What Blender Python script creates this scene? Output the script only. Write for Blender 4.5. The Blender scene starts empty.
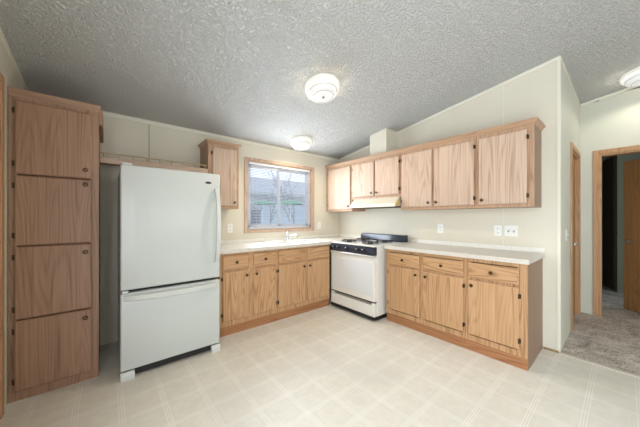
import bpy, bmesh, math, random
from mathutils import Vector, Matrix
random.seed(7)
S = bpy.context.scene
COL = S.collection
PI = math.pi

# ------------------------------------------------------------------ camera, world, big lights, exposure
cam_d = bpy.data.cameras.new('camera'); cam = bpy.data.objects.new('camera', cam_d); COL.objects.link(cam)
cam_d.sensor_width = 36; cam_d.lens = 255.62/640*36; cam_d.shift_y = (217.22-213.5)/640
cam_d.clip_start = 0.02
cam.location = (-3.2208, -3.2999, 1.2562)
cam.rotation_euler = (math.radians(90.02), 0, math.radians(-39.945))
S.camera = cam

world = bpy.data.worlds.new('overcast_sky'); S.world = world; world.use_nodes = True
wn = world.node_tree; wn.nodes.clear()
wo = wn.nodes.new('ShaderNodeOutputWorld'); wb = wn.nodes.new('ShaderNodeBackground')
wg = wn.nodes.new('ShaderNodeTexGradient'); wt = wn.nodes.new('ShaderNodeTexCoord'); wr = wn.nodes.new('ShaderNodeValToRGB')
wsx = wn.nodes.new('ShaderNodeSeparateXYZ')
wr.color_ramp.elements[0].position = 0.0; wr.color_ramp.elements[0].color = (.62, .68, .74, 1)
wr.color_ramp.elements[1].position = 0.6; wr.color_ramp.elements[1].color = (.78, .88, 1, 1)
wn.links.new(wt.outputs['Generated'], wsx.inputs[0]); wn.links.new(wsx.outputs['Z'], wr.inputs[0])
wn.links.new(wr.outputs[0], wb.inputs[0]); wb.inputs[1].default_value = 2.1
wn.links.new(wb.outputs[0], wo.inputs[0])

def area(name, loc, rot, sx, sy, power, color):
    l = bpy.data.lights.new(name, 'AREA'); l.shape = 'RECTANGLE'; l.size = sx; l.size_y = sy
    l.energy = power; l.color = color
    o = bpy.data.objects.new(name, l); o.location = loc; o.rotation_euler = rot; COL.objects.link(o); return o
# daylight from glass door and kitchen window; living and bedroom lights are added fill
area('daylight_glass_door', (-3.66, -3.9, 1.15), (0, math.radians(-90), 0), 1.9, 2.3, 72, (.86, .93, 1))
area('living_room_fill', (-1.6, -6.4, 1.5), (math.radians(90), 0, 0), 3.0, 1.5, 30, (.92, .96, 1))  # added fill from behind the camera, set at an assumed back-wall opening
area('bedroom_fill', (2.6, -6.3, 1.4), (math.radians(90), 0, 0), 1.4, 1.2, 34, (.7, .82, 1))  # added cool fill to lift the room beyond; no opening behind it
area('daylight_kitchen_window', (-1.19, -.02, 1.556), (math.radians(-90), 0, 0), 1.08, .92, 30, (.78, .88, 1))

S.view_settings.view_transform = 'Standard'; S.view_settings.look = 'None'
S.view_settings.gamma = 1; S.view_settings.use_curve_mapping = False
S.view_settings.exposure = 0.12
S.cycles.use_denoising = True
S.cycles.max_bounces = 8

# ------------------------------------------------------------------ materials
def new_mat(name):
    m = bpy.data.materials.new(name); m.use_nodes = True
    n = m.node_tree.nodes; b = n['Principled BSDF']
    return m, m.node_tree, b
def lin(r, g, b):
    f = lambda c: (c/255/12.92 if c/255 <= .04045 else ((c/255+.055)/1.055)**2.4)
    return (f(r), f(g), f(b), 1)
def plain(name, rgb, rough=.5, metal=0, var=.05, vs=6, bump=0, bs=80, spec=.5, coat=0):
    m, t, b = new_mat(name)
    tc = t.nodes.new('ShaderNodeTexCoord'); nz = t.nodes.new('ShaderNodeTexNoise'); nz.inputs['Scale'].default_value = vs
    nz.inputs['Detail'].default_value = 4
    t.links.new(tc.outputs['Object'], nz.inputs['Vector'])
    mx = t.nodes.new('ShaderNodeMix'); mx.data_type = 'RGBA'
    c = lin(*rgb); mx.inputs[6].default_value = tuple(x*(1-var) for x in c[:3])+(1,); mx.inputs[7].default_value = tuple(min(1, x*(1+var)) for x in c[:3])+(1,)
    t.links.new(nz.outputs['Fac'], mx.inputs[0]); t.links.new(mx.outputs[2], b.inputs['Base Color'])
    b.inputs['Roughness'].default_value = rough; b.inputs['Metallic'].default_value = metal
    b.inputs['Specular IOR Level'].default_value = spec
    b.inputs['Coat Weight'].default_value = coat
    if bump:
        n2 = t.nodes.new('ShaderNodeTexNoise'); n2.inputs['Scale'].default_value = bs; n2.inputs['Detail'].default_value = 3
        t.links.new(tc.outputs['Object'], n2.inputs['Vector'])
        bp = t.nodes.new('ShaderNodeBump'); bp.inputs['Strength'].default_value = bump; bp.inputs['Distance'].default_value = .01
        t.links.new(n2.outputs['Fac'], bp.inputs['Height']); t.links.new(bp.outputs[0], b.inputs['Normal'])
    return m
def math_node(t, op, a, b=None):
    n = t.nodes.new('ShaderNodeMath'); n.operation = op
    for i, v in enumerate((a, b)):
        if v is None: continue
        if isinstance(v, (int, float)): n.inputs[i].default_value = v
        else: t.links.new(v, n.inputs[i])
    return n.outputs[0]
def wood(name, dark, mid, light, axis='z', rough=.45, ring=38, contrast=1.0):
    m, t, b = new_mat(name); L = t.links.new
    tc = t.nodes.new('ShaderNodeTexCoord'); sp = t.nodes.new('ShaderNodeSeparateXYZ'); L(tc.outputs['Object'], sp.inputs[0])
    oi = t.nodes.new('ShaderNodeObjectInfo'); off = math_node(t, 'MULTIPLY', oi.outputs['Random'], 37.0)
    order = {'z': (0, 1, 2), 'x': (1, 2, 0), 'y': (0, 2, 1)}[axis]
    cb = t.nodes.new('ShaderNodeCombineXYZ')
    for i, k in enumerate(order): L(sp.outputs[k], cb.inputs[i])
    def noise(scale, detail, rnd=True, dist=0):
        mp = t.nodes.new('ShaderNodeVectorMath'); mp.operation = 'MULTIPLY'; L(cb.outputs[0], mp.inputs[0]); mp.inputs[1].default_value = scale
        n = t.nodes.new('ShaderNodeTexNoise'); n.noise_dimensions = '4D'; n.inputs['Scale'].default_value = 1; n.inputs['Detail'].default_value = detail
        n.inputs['Distortion'].default_value = dist
        L(mp.outputs[0], n.inputs['Vector']); L(off, n.inputs['W'])
        return n.outputs['Fac']
    n1 = noise((6.5, 6.5, .5), 1.0)
    rings = math_node(t, 'SINE', math_node(t, 'MULTIPLY', n1, ring*3.4))
    rings = math_node(t, 'MULTIPLY_ADD', rings, .5); rings.node.inputs[2].default_value = .5
    rings = math_node(t, 'POWER', rings, 2.2)
    fine = noise((85, 85, 1.6), 3)
    med = noise((34, 34, 1.0), 3)
    mask = noise((3, 3, .9), 1)
    rings = math_node(t, 'MULTIPLY', rings, mask)
    v = math_node(t, 'ADD', math_node(t, 'MULTIPLY', rings, .34*contrast), math_node(t, 'MULTIPLY', fine, .58))
    v = math_node(t, 'ADD', v, math_node(t, 'MULTIPLY', med, .26))
    v = math_node(t, 'SUBTRACT', v, .0)
    cr = t.nodes.new('ShaderNodeValToRGB'); e = cr.color_ramp.elements
    e[0].position = .18; e[0].color = lin(*light); e[1].position = .8; e[1].color = lin(*dark)
    k = e.new(.5); k.color = lin(*mid)
    L(v, cr.inputs[0]); L(cr.outputs[0], b.inputs['Base Color'])
    b.inputs['Roughness'].default_value = rough; b.inputs['Specular IOR Level'].default_value = .4
    bp = t.nodes.new('ShaderNodeBump'); bp.inputs['Strength'].default_value = .12; bp.inputs['Distance'].default_value = .002
    L(fine, bp.inputs['Height']); L(bp.outputs[0], b.inputs['Normal'])
    return m
OAK = {a: wood('honey_oak_'+a, (132, 92, 58), (186, 145, 104), (206, 168, 130), a) for a in 'xyz'}
PALE = {a: wood('pale_oak_'+a, (142, 114, 94), (188, 162, 142), (206, 183, 164), a, contrast=.8) for a in 'xyz'}  # paler, pinker oak tone
FRAME = {a: wood('frame_oak_'+a, (130, 98, 74), (174, 140, 112), (192, 160, 132), a) for a in 'xyz'}
TOE = {a: wood('toe_oak_'+a, (128, 84, 54), (164, 114, 76), (182, 132, 92), a) for a in 'xyz'}
OAK_DIM = {a: wood('dimmed_oak_'+a, (108, 80, 60), (156, 121, 96), (174, 140, 114), a, contrast=.8) for a in 'xyz'}  # oak darkened in colour to carry the weaker light at the pantry
DOORWOOD = wood('door_oak', (118, 78, 42), (158, 112, 66), (178, 132, 84), 'z', contrast=1)
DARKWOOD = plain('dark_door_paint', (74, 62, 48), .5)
CASING = {a: wood('casing_oak_'+a, (136, 98, 66), (182, 140, 100), (200, 158, 118), a) for a in 'xyz'}
SIDE_SHADE = wood('cabinet_side_shaded', (112, 88, 70), (140, 112, 90), (152, 124, 102), 'z', contrast=.5)  # oak darkened to paint in the shade on the cabinet ends
BRONZE = plain('aged_bronze', (86, 68, 50), .35, .7)
CHROME = plain('chrome', (214, 216, 218), .15, 1)
STEEL = plain('stainless_steel', (176, 178, 180), .3, .9)
FRIDGE = plain('fridge_enamel', (200, 204, 200), .35, 0, .01, 2, .03, 350, coat=.15)
FRIDGE_W = plain('fridge_plastic', (206, 209, 204), .4, 0, .01)
GASKET = plain('dark_gasket', (44, 42, 38), .7)
ENAMEL = plain('stove_enamel', (228, 226, 218), .25, 0, .02, 2, coat=.2)
BLACK = plain('black_glass', (34, 42, 58), .12, 0, .02, 2, spec=.8)
BLACKM = plain('black_paint', (22, 22, 22), .5)
IRON = plain('burner_iron', (40, 38, 38), .5, .3)
PLASTIC = plain('white_plastic', (232, 232, 226), .4, 0, .02)
SLOT = plain('slot_black', (30, 28, 26), .6)
TRIMW = plain('trim_cream', (226, 222, 206), .5, 0, .02)
HOODW = plain('hood_enamel', (206, 198, 182), .35, 0, .03)
HOOD_SHADE = plain('shaded_hood_end', (206, 178, 122), .4, 0, .08)  # yellow-brown tone paints the shade on the hood's end
BRASS = plain('brass_wire', (186, 160, 122), .4, .3)
VINYLW = plain('window_vinyl', (225, 228, 232), .4, 0, .02)
SLAT = plain('blind_slat', (216, 220, 232), .5, 0, .02)
SHELFIN = plain('cabinet_inside', (120, 96, 72), .7)

def wall_mat(name, a, b_, stain, sc=1.3):
    m, t, b = new_mat(name); L = t.links.new
    tc = t.nodes.new('ShaderNodeTexCoord')
    n = t.nodes.new('ShaderNodeTexNoise'); n.inputs['Scale'].default_value = sc; n.inputs['Detail'].default_value = 5; L(tc.outputs['Object'], n.inputs[0])
    r = t.nodes.new('ShaderNodeValToRGB'); r.color_ramp.elements[0].position = .3; r.color_ramp.elements[1].position = .7
    r.color_ramp.elements[0].color = lin(*a); r.color_ramp.elements[1].color = lin(*b_)
    L(n.outputs['Fac'], r.inputs[0])
    n2 = t.nodes.new('ShaderNodeTexNoise'); n2.inputs['Scale'].default_value = 45; n2.inputs['Detail'].default_value = 3; L(tc.outputs['Object'], n2.inputs[0])
    mx = t.nodes.new('ShaderNodeMix'); mx.data_type = 'RGBA'; L(r.outputs[0], mx.inputs[6]); mx.inputs[7].default_value = lin(*stain)
    f = math_node(t, 'MULTIPLY', n2.outputs['Fac'], .12); L(f, mx.inputs[0]); L(mx.outputs[2], b.inputs['Base Color'])
    b.inputs['Roughness'].default_value = .55; b.inputs['Specular IOR Level'].default_value = .3
    bp = t.nodes.new('ShaderNodeBump'); bp.inputs['Strength'].default_value = .15; bp.inputs['Distance'].default_value = .003
    L(n2.outputs['Fac'], bp.inputs['Height']); L(bp.outputs[0], b.inputs['Normal'])
    return m
WALL = wall_mat('wall_panel_cream', (212, 206, 188), (220, 214, 198), (196, 184, 158))
WALLHALL = wall_mat('hall_wall', (202, 202, 188), (212, 210, 196), (188, 186, 168))
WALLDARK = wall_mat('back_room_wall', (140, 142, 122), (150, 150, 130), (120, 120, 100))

def ceiling_mat():
    m, t, b = new_mat('textured_ceiling'); L = t.links.new
    tc = t.nodes.new('ShaderNodeTexCoord')
    n1 = t.nodes.new('ShaderNodeTexNoise'); n1.inputs['Scale'].default_value = 62; n1.inputs['Detail'].default_value = 3; n1.inputs['Roughness'].default_value = .6; n1.inputs['Distortion'].default_value = .2
    n2 = t.nodes.new('ShaderNodeTexVoronoi'); n2.inputs['Scale'].default_value = 75; n2.feature = 'SMOOTH_F1'
    n3 = t.nodes.new('ShaderNodeTexNoise'); n3.inputs['Scale'].default_value = .9; n3.inputs['Detail'].default_value = 3
    for n in (n1, n2, n3): L(tc.outputs['Object'], n.inputs['Vector'])
    r = t.nodes.new('ShaderNodeValToRGB'); r.color_ramp.elements[0].position = .42; r.color_ramp.elements[1].position = .62
    L(n1.outputs['Fac'], r.inputs[0])
    h = math_node(t, 'SUBTRACT', r.outputs[0], math_node(t, 'MULTIPLY', n2.outputs['Distance'], .5))
    bp = t.nodes.new('ShaderNodeBump'); bp.inputs['Strength'].default_value = .95; bp.inputs['Distance'].default_value = .013
    L(h, bp.inputs['Height']); L(bp.outputs[0], b.inputs['Normal'])
    mx = t.nodes.new('ShaderNodeMix'); mx.data_type = 'RGBA'; mx.inputs[6].default_value = lin(202, 200, 194); mx.inputs[7].default_value = lin(214, 215, 213)
    L(n3.outputs['Fac'], mx.inputs[0]); L(mx.outputs[2], b.inputs['Base Color'])
    b.inputs['Roughness'].default_value = .5; b.inputs['Specular IOR Level'].default_value = .35
    return m
CEIL = ceiling_mat()

def floor_mat():
    m, t, b = new_mat('vinyl_sheet_floor'); L = t.links.new
    tc = t.nodes.new('ShaderNodeTexCoord'); sp = t.nodes.new('ShaderNodeSeparateXYZ'); L(tc.outputs['Object'], sp.inputs[0])
    P = .2286
    def stripes(out, origin):
        # distance to the nearest grid line, in metres
        u = math_node(t, 'MULTIPLY', math_node(t, 'SUBTRACT', out, origin), 1/P)
        fr = math_node(t, 'FRACT', math_node(t, 'ADD', u, .5))
        d = math_node(t, 'ABSOLUTE', math_node(t, 'MULTIPLY', math_node(t, 'SUBTRACT', fr, .5), P))
        c = math_node(t, 'LESS_THAN', d, .0024)
        s = math_node(t, 'LESS_THAN', math_node(t, 'ABSOLUTE', math_node(t, 'SUBTRACT', d, .0135)), .0026)
        return math_node(t, 'MAXIMUM', c, s), d, math_node(t, 'FLOOR', math_node(t, 'ADD', u, 0.0))
    sx, dx, ix = stripes(sp.outputs['X'], -3.60); sy, dy, iy = stripes(sp.outputs['Y'], -2.449)
    line = math_node(t, 'MAXIMUM', sx, sy)
    band = math_node(t, 'MAXIMUM', math_node(t, 'LESS_THAN', dx, .02), math_node(t, 'LESS_THAN', dy, .02))
    # inner square frame
    md = math_node(t, 'MINIMUM', dx, dy)
    inner = math_node(t, 'LESS_THAN', math_node(t, 'ABSOLUTE', math_node(t, 'SUBTRACT', md, .047)), .005)
    nz = t.nodes.new('ShaderNodeTexNoise'); nz.inputs['Scale'].default_value = 14; nz.inputs['Detail'].default_value = 8; nz.inputs['Roughness'].default_value = .65
    nw = t.nodes.new('ShaderNodeTexNoise'); nw.inputs['Scale'].default_value = 1.6; nw.inputs['Detail'].default_value = 5; nw.inputs['Roughness'].default_value = .6
    ns = t.nodes.new('ShaderNodeTexNoise'); ns.inputs['Scale'].default_value = 60; ns.inputs['Detail'].default_value = 2
    for n in (nz, nw, ns): L(tc.outputs['Object'], n.inputs['Vector'])
    r = t.nodes.new('ShaderNodeValToRGB'); r.color_ramp.elements[0].position = .35; r.color_ramp.elements[1].position = .65
    r.color_ramp.elements[0].color = lin(220, 214, 200); r.color_ramp.elements[1].color = lin(228, 224, 212); L(nz.outputs['Fac'], r.inputs[0])
    def mix(fac, a, col, mul=1.0):
        mx = t.nodes.new('ShaderNodeMix'); mx.data_type = 'RGBA'; L(a, mx.inputs[6]); mx.inputs[7].default_value = lin(*col)
        L(math_node(t, 'MULTIPLY', fac, mul), mx.inputs[0]); return mx.outputs[2]
    c = mix(inner, r.outputs[0], (238, 235, 225), .12)
    c = mix(band, c, (222, 217, 200), .25)
    c = mix(line, c, (250, 248, 242), .5)
    # traffic wear and grime where people stand: grey scuffed patches
    wr_ = t.nodes.new('ShaderNodeValToRGB'); wr_.color_ramp.elements[0].position = .5; wr_.color_ramp.elements[1].position = .75; L(nw.outputs['Fac'], wr_.inputs[0])
    c = mix(math_node(t, 'MULTIPLY', wr_.outputs[0], nz.outputs['Fac']), c, (188, 184, 178), .8)
    dirt = t.nodes.new('ShaderNodeValToRGB'); dirt.color_ramp.elements[0].position = .76; dirt.color_ramp.elements[1].position = .8; L(ns.outputs['Fac'], dirt.inputs[0])
    c = mix(dirt.outputs[0], c, (120, 108, 90), .8)
    L(c, b.inputs['Base Color']); b.inputs['Roughness'].default_value = .42; b.inputs['Specular IOR Level'].default_value = .4
    return m
FLOOR = floor_mat()
def carpet_mat():
    m, t, b = new_mat('carpet'); L = t.links.new
    tc = t.nodes.new('ShaderNodeTexCoord')
    a = t.nodes.new('ShaderNodeTexNoise'); a.inputs['Scale'].default_value = 70; a.inputs['Detail'].default_value = 4
    w = t.nodes.new('ShaderNodeTexNoise'); w.inputs['Scale'].default_value = 5; w.inputs['Detail'].default_value = 6; w.inputs['Distortion'].default_value = 1
    L(tc.outputs['Object'], a.inputs[0]); L(tc.outputs['Object'], w.inputs[0])
    v = math_node(t, 'ADD', math_node(t, 'MULTIPLY', a.outputs['Fac'], .6), math_node(t, 'MULTIPLY', w.outputs['Fac'], .5))
    r = t.nodes.new('ShaderNodeValToRGB'); r.color_ramp.elements[0].position = .4; r.color_ramp.elements[0].color = lin(130, 118, 108); r.color_ramp.elements[1].position = .72; r.color_ramp.elements[1].color = lin(222, 212, 200)
    L(v, r.inputs[0]); L(r.outputs[0], b.inputs['Base Color']); b.inputs['Roughness'].default_value = .95
    bp = t.nodes.new('ShaderNodeBump'); bp.inputs['Strength'].default_value = 1; bp.inputs['Distance'].default_value = .01
    L(a.outputs['Fac'], bp.inputs['Height']); L(bp.outputs[0], b.inputs['Normal']); return m
CARPET = carpet_mat()
def counter_mat():
    m, t, b = new_mat('speckled_laminate'); L = t.links.new
    tc = t.nodes.new('ShaderNodeTexCoord')
    a = t.nodes.new('ShaderNodeTexNoise'); a.inputs['Scale'].default_value = 120; a.inputs['Detail'].default_value = 3; L(tc.outputs['Object'], a.inputs[0])
    r = t.nodes.new('ShaderNodeValToRGB'); r.color_ramp.elements[0].position = .35; r.color_ramp.elements[0].color = lin(194, 186, 174); r.color_ramp.elements[1].position = .6; r.color_ramp.elements[1].color = lin(216, 210, 200)
    L(a.outputs['Fac'], r.inputs[0]); L(r.outputs[0], b.inputs['Base Color']); b.inputs['Roughness'].default_value = .3; return m
COUNTER = counter_mat()
def tile_mat(axis):
    m, t, b = new_mat('backsplash_tile_'+axis); L = t.links.new
    tc = t.nodes.new('ShaderNodeTexCoord'); sp = t.nodes.new('ShaderNodeSeparateXYZ'); L(tc.outputs['Object'], sp.inputs[0])
    fr = math_node(t, 'FRACT', math_node(t, 'MULTIPLY', math_node(t, 'ADD', sp.outputs['X' if axis == 'x' else 'Y'], 50), 1/.152))
    g = math_node(t, 'LESS_THAN', fr, .02)
    mx = t.nodes.new('ShaderNodeMix'); mx.data_type = 'RGBA'; mx.inputs[6].default_value = lin(232, 230, 222); mx.inputs[7].default_value = lin(214, 208, 196)
    L(g, mx.inputs[0]); L(mx.outputs[2], b.inputs['Base Color']); b.inputs['Roughness'].default_value = .2; return m
TILE = {a: tile_mat(a) for a in 'xy'}
def glass_mat():
    m, t, b = new_mat('window_glass'); t.nodes.remove(b); o = t.nodes['Material Output']
    tr = t.nodes.new('ShaderNodeBsdfTransparent'); tr.inputs[0].default_value = (.94, .97, 1, 1)
    gl = t.nodes.new('ShaderNodeBsdfGlossy'); gl.inputs['Roughness'].default_value = .03
    fr = t.nodes.new('ShaderNodeFresnel'); fr.inputs[0].default_value = 1.35
    mx = t.nodes.new('ShaderNodeMixShader'); t.links.new(fr.outputs[0], mx.inputs[0]); t.links.new(tr.outputs[0], mx.inputs[1]); t.links.new(gl.outputs[0], mx.inputs[2])
    t.links.new(mx.outputs[0], o.inputs[0]); return m
GLASS = glass_mat()
def lamp_mat(name, col, strength):
    m, t, b = new_mat(name)
    b.inputs['Base Color'].default_value = (.6, .6, .58, 1); b.inputs['Emission Color'].default_value = col; b.inputs['Emission Strength'].default_value = strength
    b.inputs['Roughness'].default_value = .3
    tc = t.nodes.new('ShaderNodeTexCoord'); n = t.nodes.new('ShaderNodeTexNoise'); n.inputs['Scale'].default_value = 30; t.links.new(tc.outputs['Object'], n.inputs[0])
    bp = t.nodes.new('ShaderNodeBump'); bp.inputs['Strength'].default_value = .1; t.links.new(n.outputs['Fac'], bp.inputs['Height']); t.links.new(bp.outputs[0], b.inputs['Normal'])
    return m
LAMPG = lamp_mat('lit_lamp_glass', (1, .98, .94, 1), .32)
LAMPH = lamp_mat('lit_hall_lamp_glass', (.95, .98, 1, 1), .32)

# ------------------------------------------------------------------ mesh helpers (everything in world coordinates)
class MB:
    def __init__(s): s.bm = bmesh.new()
    def box(s, x0, x1, y0, y1, z0, z1, bevel=0, seg=1, rot=None):
        x0, x1 = sorted((x0, x1)); y0, y1 = sorted((y0, y1)); z0, z1 = sorted((z0, z1))
        vs = [s.bm.verts.new((x, y, z)) for x in (x0, x1) for y in (y0, y1) for z in (z0, z1)]
        fs = [s.bm.faces.new([vs[i] for i in f]) for f in ((0, 1, 3, 2), (4, 6, 7, 5), (0, 4, 5, 1), (2, 3, 7, 6), (0, 2, 6, 4), (1, 5, 7, 3))]
        if bevel:
            es = list({e for f in fs for e in f.edges})
            r = bmesh.ops.bevel(s.bm, geom=es, offset=bevel, segments=seg, affect='EDGES', profile=.5)
            vs = list({v for v in r['verts']} | {v for v in vs if v.is_valid})
        if rot: bmesh.ops.rotate(s.bm, verts=[v for v in vs if v.is_valid], cent=rot[0], matrix=Matrix.Rotation(rot[1], 3, rot[2]))
        return s
    def tube(s, pts, r, n=8, cap=True):
        pts = [Vector(p) for p in pts]; rings = []
        rr = r if isinstance(r, (list, tuple)) else [r]*len(pts)
        up0 = None
        for i, p in enumerate(pts):
            d = (pts[min(i+1, len(pts)-1)]-pts[max(i-1, 0)]).normalized()
            if up0 is None: up0 = Vector((0, 0, 1)) if abs(d.z) < .9 else Vector((1, 0, 0))
            a = d.cross(up0).normalized(); b = a.cross(d).normalized(); up0 = b
            rings.append([s.bm.verts.new(p+(a*math.cos(2*PI*k/n)+b*math.sin(2*PI*k/n))*rr[i]) for k in range(n)])
        for A, B in zip(rings, rings[1:]):
            for k in range(n): s.bm.faces.new((A[k], A[(k+1) % n], B[(k+1) % n], B[k]))
        if cap: s.bm.faces.new(rings[0][::-1]); s.bm.faces.new(rings[-1])
        return s
    def lathe(s, prof, c, axis=(0, 0, 1), n=32, close=False):
        ax = Vector(axis).normalized(); a = ax.orthogonal().normalized(); b = ax.cross(a); c = Vector(c); rings = []
        for r, h in prof:
            if r < 1e-6: rings.append([s.bm.verts.new(c+ax*h)])
            else: rings.append([s.bm.verts.new(c+ax*h+(a*math.cos(2*PI*k/n)+b*math.sin(2*PI*k/n))*r) for k in range(n)])
        for A, B in zip(rings, rings[1:]):
            for k in range(n):
                q = (A[k % len(A)], A[(k+1) % len(A)], B[(k+1) % len(B)], B[k % len(B)])
                q = [v for i, v in enumerate(q) if v not in q[:i]]
                if len(q) > 2: s.bm.faces.new(q)
        return s
    def prism(s, poly, axis, a, b):
        # poly: list of 2D points; axis 'x': (y,z), 'y': (x,z), 'z': (x,y)
        f = {'x': lambda p, t: (t, p[0], p[1]), 'y': lambda p, t: (p[0], t, p[1]), 'z': lambda p, t: (p[0], p[1], t)}[axis]
        A = [s.bm.verts.new(f(p, a)) for p in poly]; B = [s.bm.verts.new(f(p, b)) for p in poly]; n = len(poly)
        s.bm.faces.new(A); s.bm.faces.new(B[::-1])
        for k in range(n): s.bm.faces.new((A[k], B[k], B[(k+1) % n], A[(k+1) % n]))
        return s
    def build(s, name, mat, parent=None, smooth=False, xf=None):
        bmesh.ops.recalc_face_normals(s.bm, faces=s.bm.faces)
        if xf is not None: bmesh.ops.transform(s.bm, matrix=xf, verts=s.bm.verts)
        root = parent
        while root is not None and root.parent is not None: root = root.parent
        org = root.location.copy() if root is not None else None
        if org is None:
            xs = [v.co for v in s.bm.verts]
            org = Vector(((min(v.x for v in xs)+max(v.x for v in xs))/2, (min(v.y for v in xs)+max(v.y for v in xs))/2, min(v.z for v in xs)))
        world_mats = mat in (FLOOR, )
        if world_mats: org = Vector((0, 0, 0))
        bmesh.ops.translate(s.bm, verts=s.bm.verts, vec=-org)
        me = bpy.data.meshes.new(name); s.bm.to_mesh(me); s.bm.free(); me.materials.append(mat)
        if smooth:
            for p in me.polygons: p.use_smooth = True
            try: me.set_sharp_from_angle(angle=math.radians(40))
            except Exception: pass
        o = bpy.data.objects.new(name, me); COL.objects.link(o)
        if parent is not None: o.parent = parent
        else: o.location = org
        return o
def thing(name, label, cat, loc, group=None, kind=None):
    o = bpy.data.objects.new(name, None); o.empty_display_size = .1; COL.objects.link(o); o.location = loc
    o['label'] = label; o['category'] = cat
    if group: o['group'] = group
    if kind: o['kind'] = kind
    return o
def tag(o, label, cat, group=None, kind=None):
    o['label'] = label; o['category'] = cat
    if group: o['group'] = group
    if kind: o['kind'] = kind
    return o
def struct(o, label=None, cat=None):
    o['kind'] = 'structure'
    if label: o['label'] = label
    if cat: o['category'] = cat
    return o

# ------------------------------------------------------------------ dimensions
HC, SL = 2.3045, .1535        # ceiling height at the window wall, rise per metre towards the camera
YR = -4.3                     # ridge
LX, YW, HX = -3.7295, -2.9125, 1.59
YB = -6.6
def cz(y): return HC - SL*y if y > YR else HC - SL*YR + SL*(y-YR)

# ------------------------------------------------------------------ shell
struct(MB().box(LX-.1, 0, YB-.1, .1, -.06, 0).build('floor', FLOOR), 'cream vinyl sheet floor with striped square pattern', 'floor')
struct(MB().box(0, 4.4, YB-.1, .1, -.06, .004).build('floor', CARPET), 'grey brown carpet beyond the kitchen floor', 'carpet floor')
struct(MB().prism([(.1, cz(.1)), (YR, cz(YR)), (YB-.1, cz(YB-.1)), (YB-.1, cz(YB-.1)+.1), (YR, cz(YR)+.1), (.1, cz(.1)+.1)], 'x', LX-.1, 4.4).build('ceiling', CEIL), 'sloping white textured ceiling', 'ceiling')
# window wall (y = 0 .. .1) with its opening
wx0, wx1, wz0, wz1 = -1.752, -.627, 1.078, 2.036
w = MB(); w.box(LX-.1, wx0, 0, .1, 0, HC); w.box(wx1, .1, 0, .1, 0, HC); w.box(wx0, wx1, 0, .1, 0, wz0); w.box(wx0, wx1, 0, .1, wz1, HC)
struct(w.build('wall_back', WALL), 'cream panelled wall with the kitchen window', 'wall')
# stove wall
struct(MB().prism([(0, 0), (YW, 0), (YW, cz(YW)), (0, cz(0))], 'x', 0, .1).build('wall_right', WALL), 'cream panelled wall behind the stove and long cabinets', 'wall')
# left wall with a glazed door opening behind the camera
w = MB()
def lw(y0, y1, z0, z1=None):
    if z1 is not None: w.box(LX-.1, LX, y0, y1, z0, z1)
    elif y1 < YR < y0: lw(y0, YR, z0); lw(YR, y1, z0)
    else: w.prism([(y0, z0), (y1, z0), (y1, cz(y1)), (y0, cz(y0))], 'x', LX-.1, LX)
lw(0, -.82, 0); lw(-.82, -1.60, 2.09); lw(-1.60, -2.74, 0); lw(-2.74, -5.06, 2.12); lw(-5.06, YB, 0)
struct(w.build('wall_left', WALL), 'cream wall beside the tall pantry', 'wall')
w = MB(); w.box(LX-.1, -3.15, YB-.1, YB, 0, cz(YB)); w.box(-.05, 4.4, YB-.1, YB, 0, cz(YB)); w.box(-3.15, -.05, YB-.1, YB, 0, .72); w.box(-3.15, -.05, YB-.1, YB, 2.28, cz(YB)); 
struct(w.build('wall_front', WALL), 'cream wall behind the camera', 'wall')
# hall return wall with a door opening
rx0, rx1, rz1 = .765, 1.47, 2.03
w = MB(); w.box(.1, rx0, YW, YW+.1, 0, cz(YW)-.004); w.box(rx1, HX, YW, YW+.1, 0, cz(YW)-.004); w.box(rx0, rx1, YW, YW+.1, rz1, cz(YW)-.004)
struct(w.build('wall_hall_side', WALLHALL), 'pale hall wall with a side door', 'wall')
# hall end wall with an open doorway
hy0, hy1, hz1 = -3.09, -3.79, 2.05
w = MB()
w.box(HX, HX+.1, YW+.1, hy0, 0, cz(YW+.1)); w.box(HX, HX+.1, hy0, hy1, hz1, cz(hy0))
w.prism([(hy1, 0), (YB, 0), (YB, cz(YB)), (YR, cz(YR)), (hy1, cz(hy1))], 'x', HX, HX+.1)
struct(w.build('wall_hall_end', WALLHALL), 'pale hall end wall with an open doorway', 'wall')
# rooms beyond
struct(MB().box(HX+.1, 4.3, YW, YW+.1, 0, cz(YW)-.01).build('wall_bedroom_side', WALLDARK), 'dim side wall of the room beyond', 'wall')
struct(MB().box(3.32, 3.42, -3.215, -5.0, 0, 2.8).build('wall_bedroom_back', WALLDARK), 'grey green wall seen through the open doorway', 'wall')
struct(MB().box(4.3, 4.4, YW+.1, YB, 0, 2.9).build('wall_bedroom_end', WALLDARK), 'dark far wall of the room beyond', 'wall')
# small boxed flue over the cabinets
struct(MB().prism([(-.90, 2.12), (-1.185, 2.12), (-1.185, cz(-1.185)), (-.90, cz(-.90))], 'x', -.26, -.001).build('wall_flue', WALL), 'cream boxed flue rising from the cabinets to the ceiling', 'boxed flue')

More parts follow.
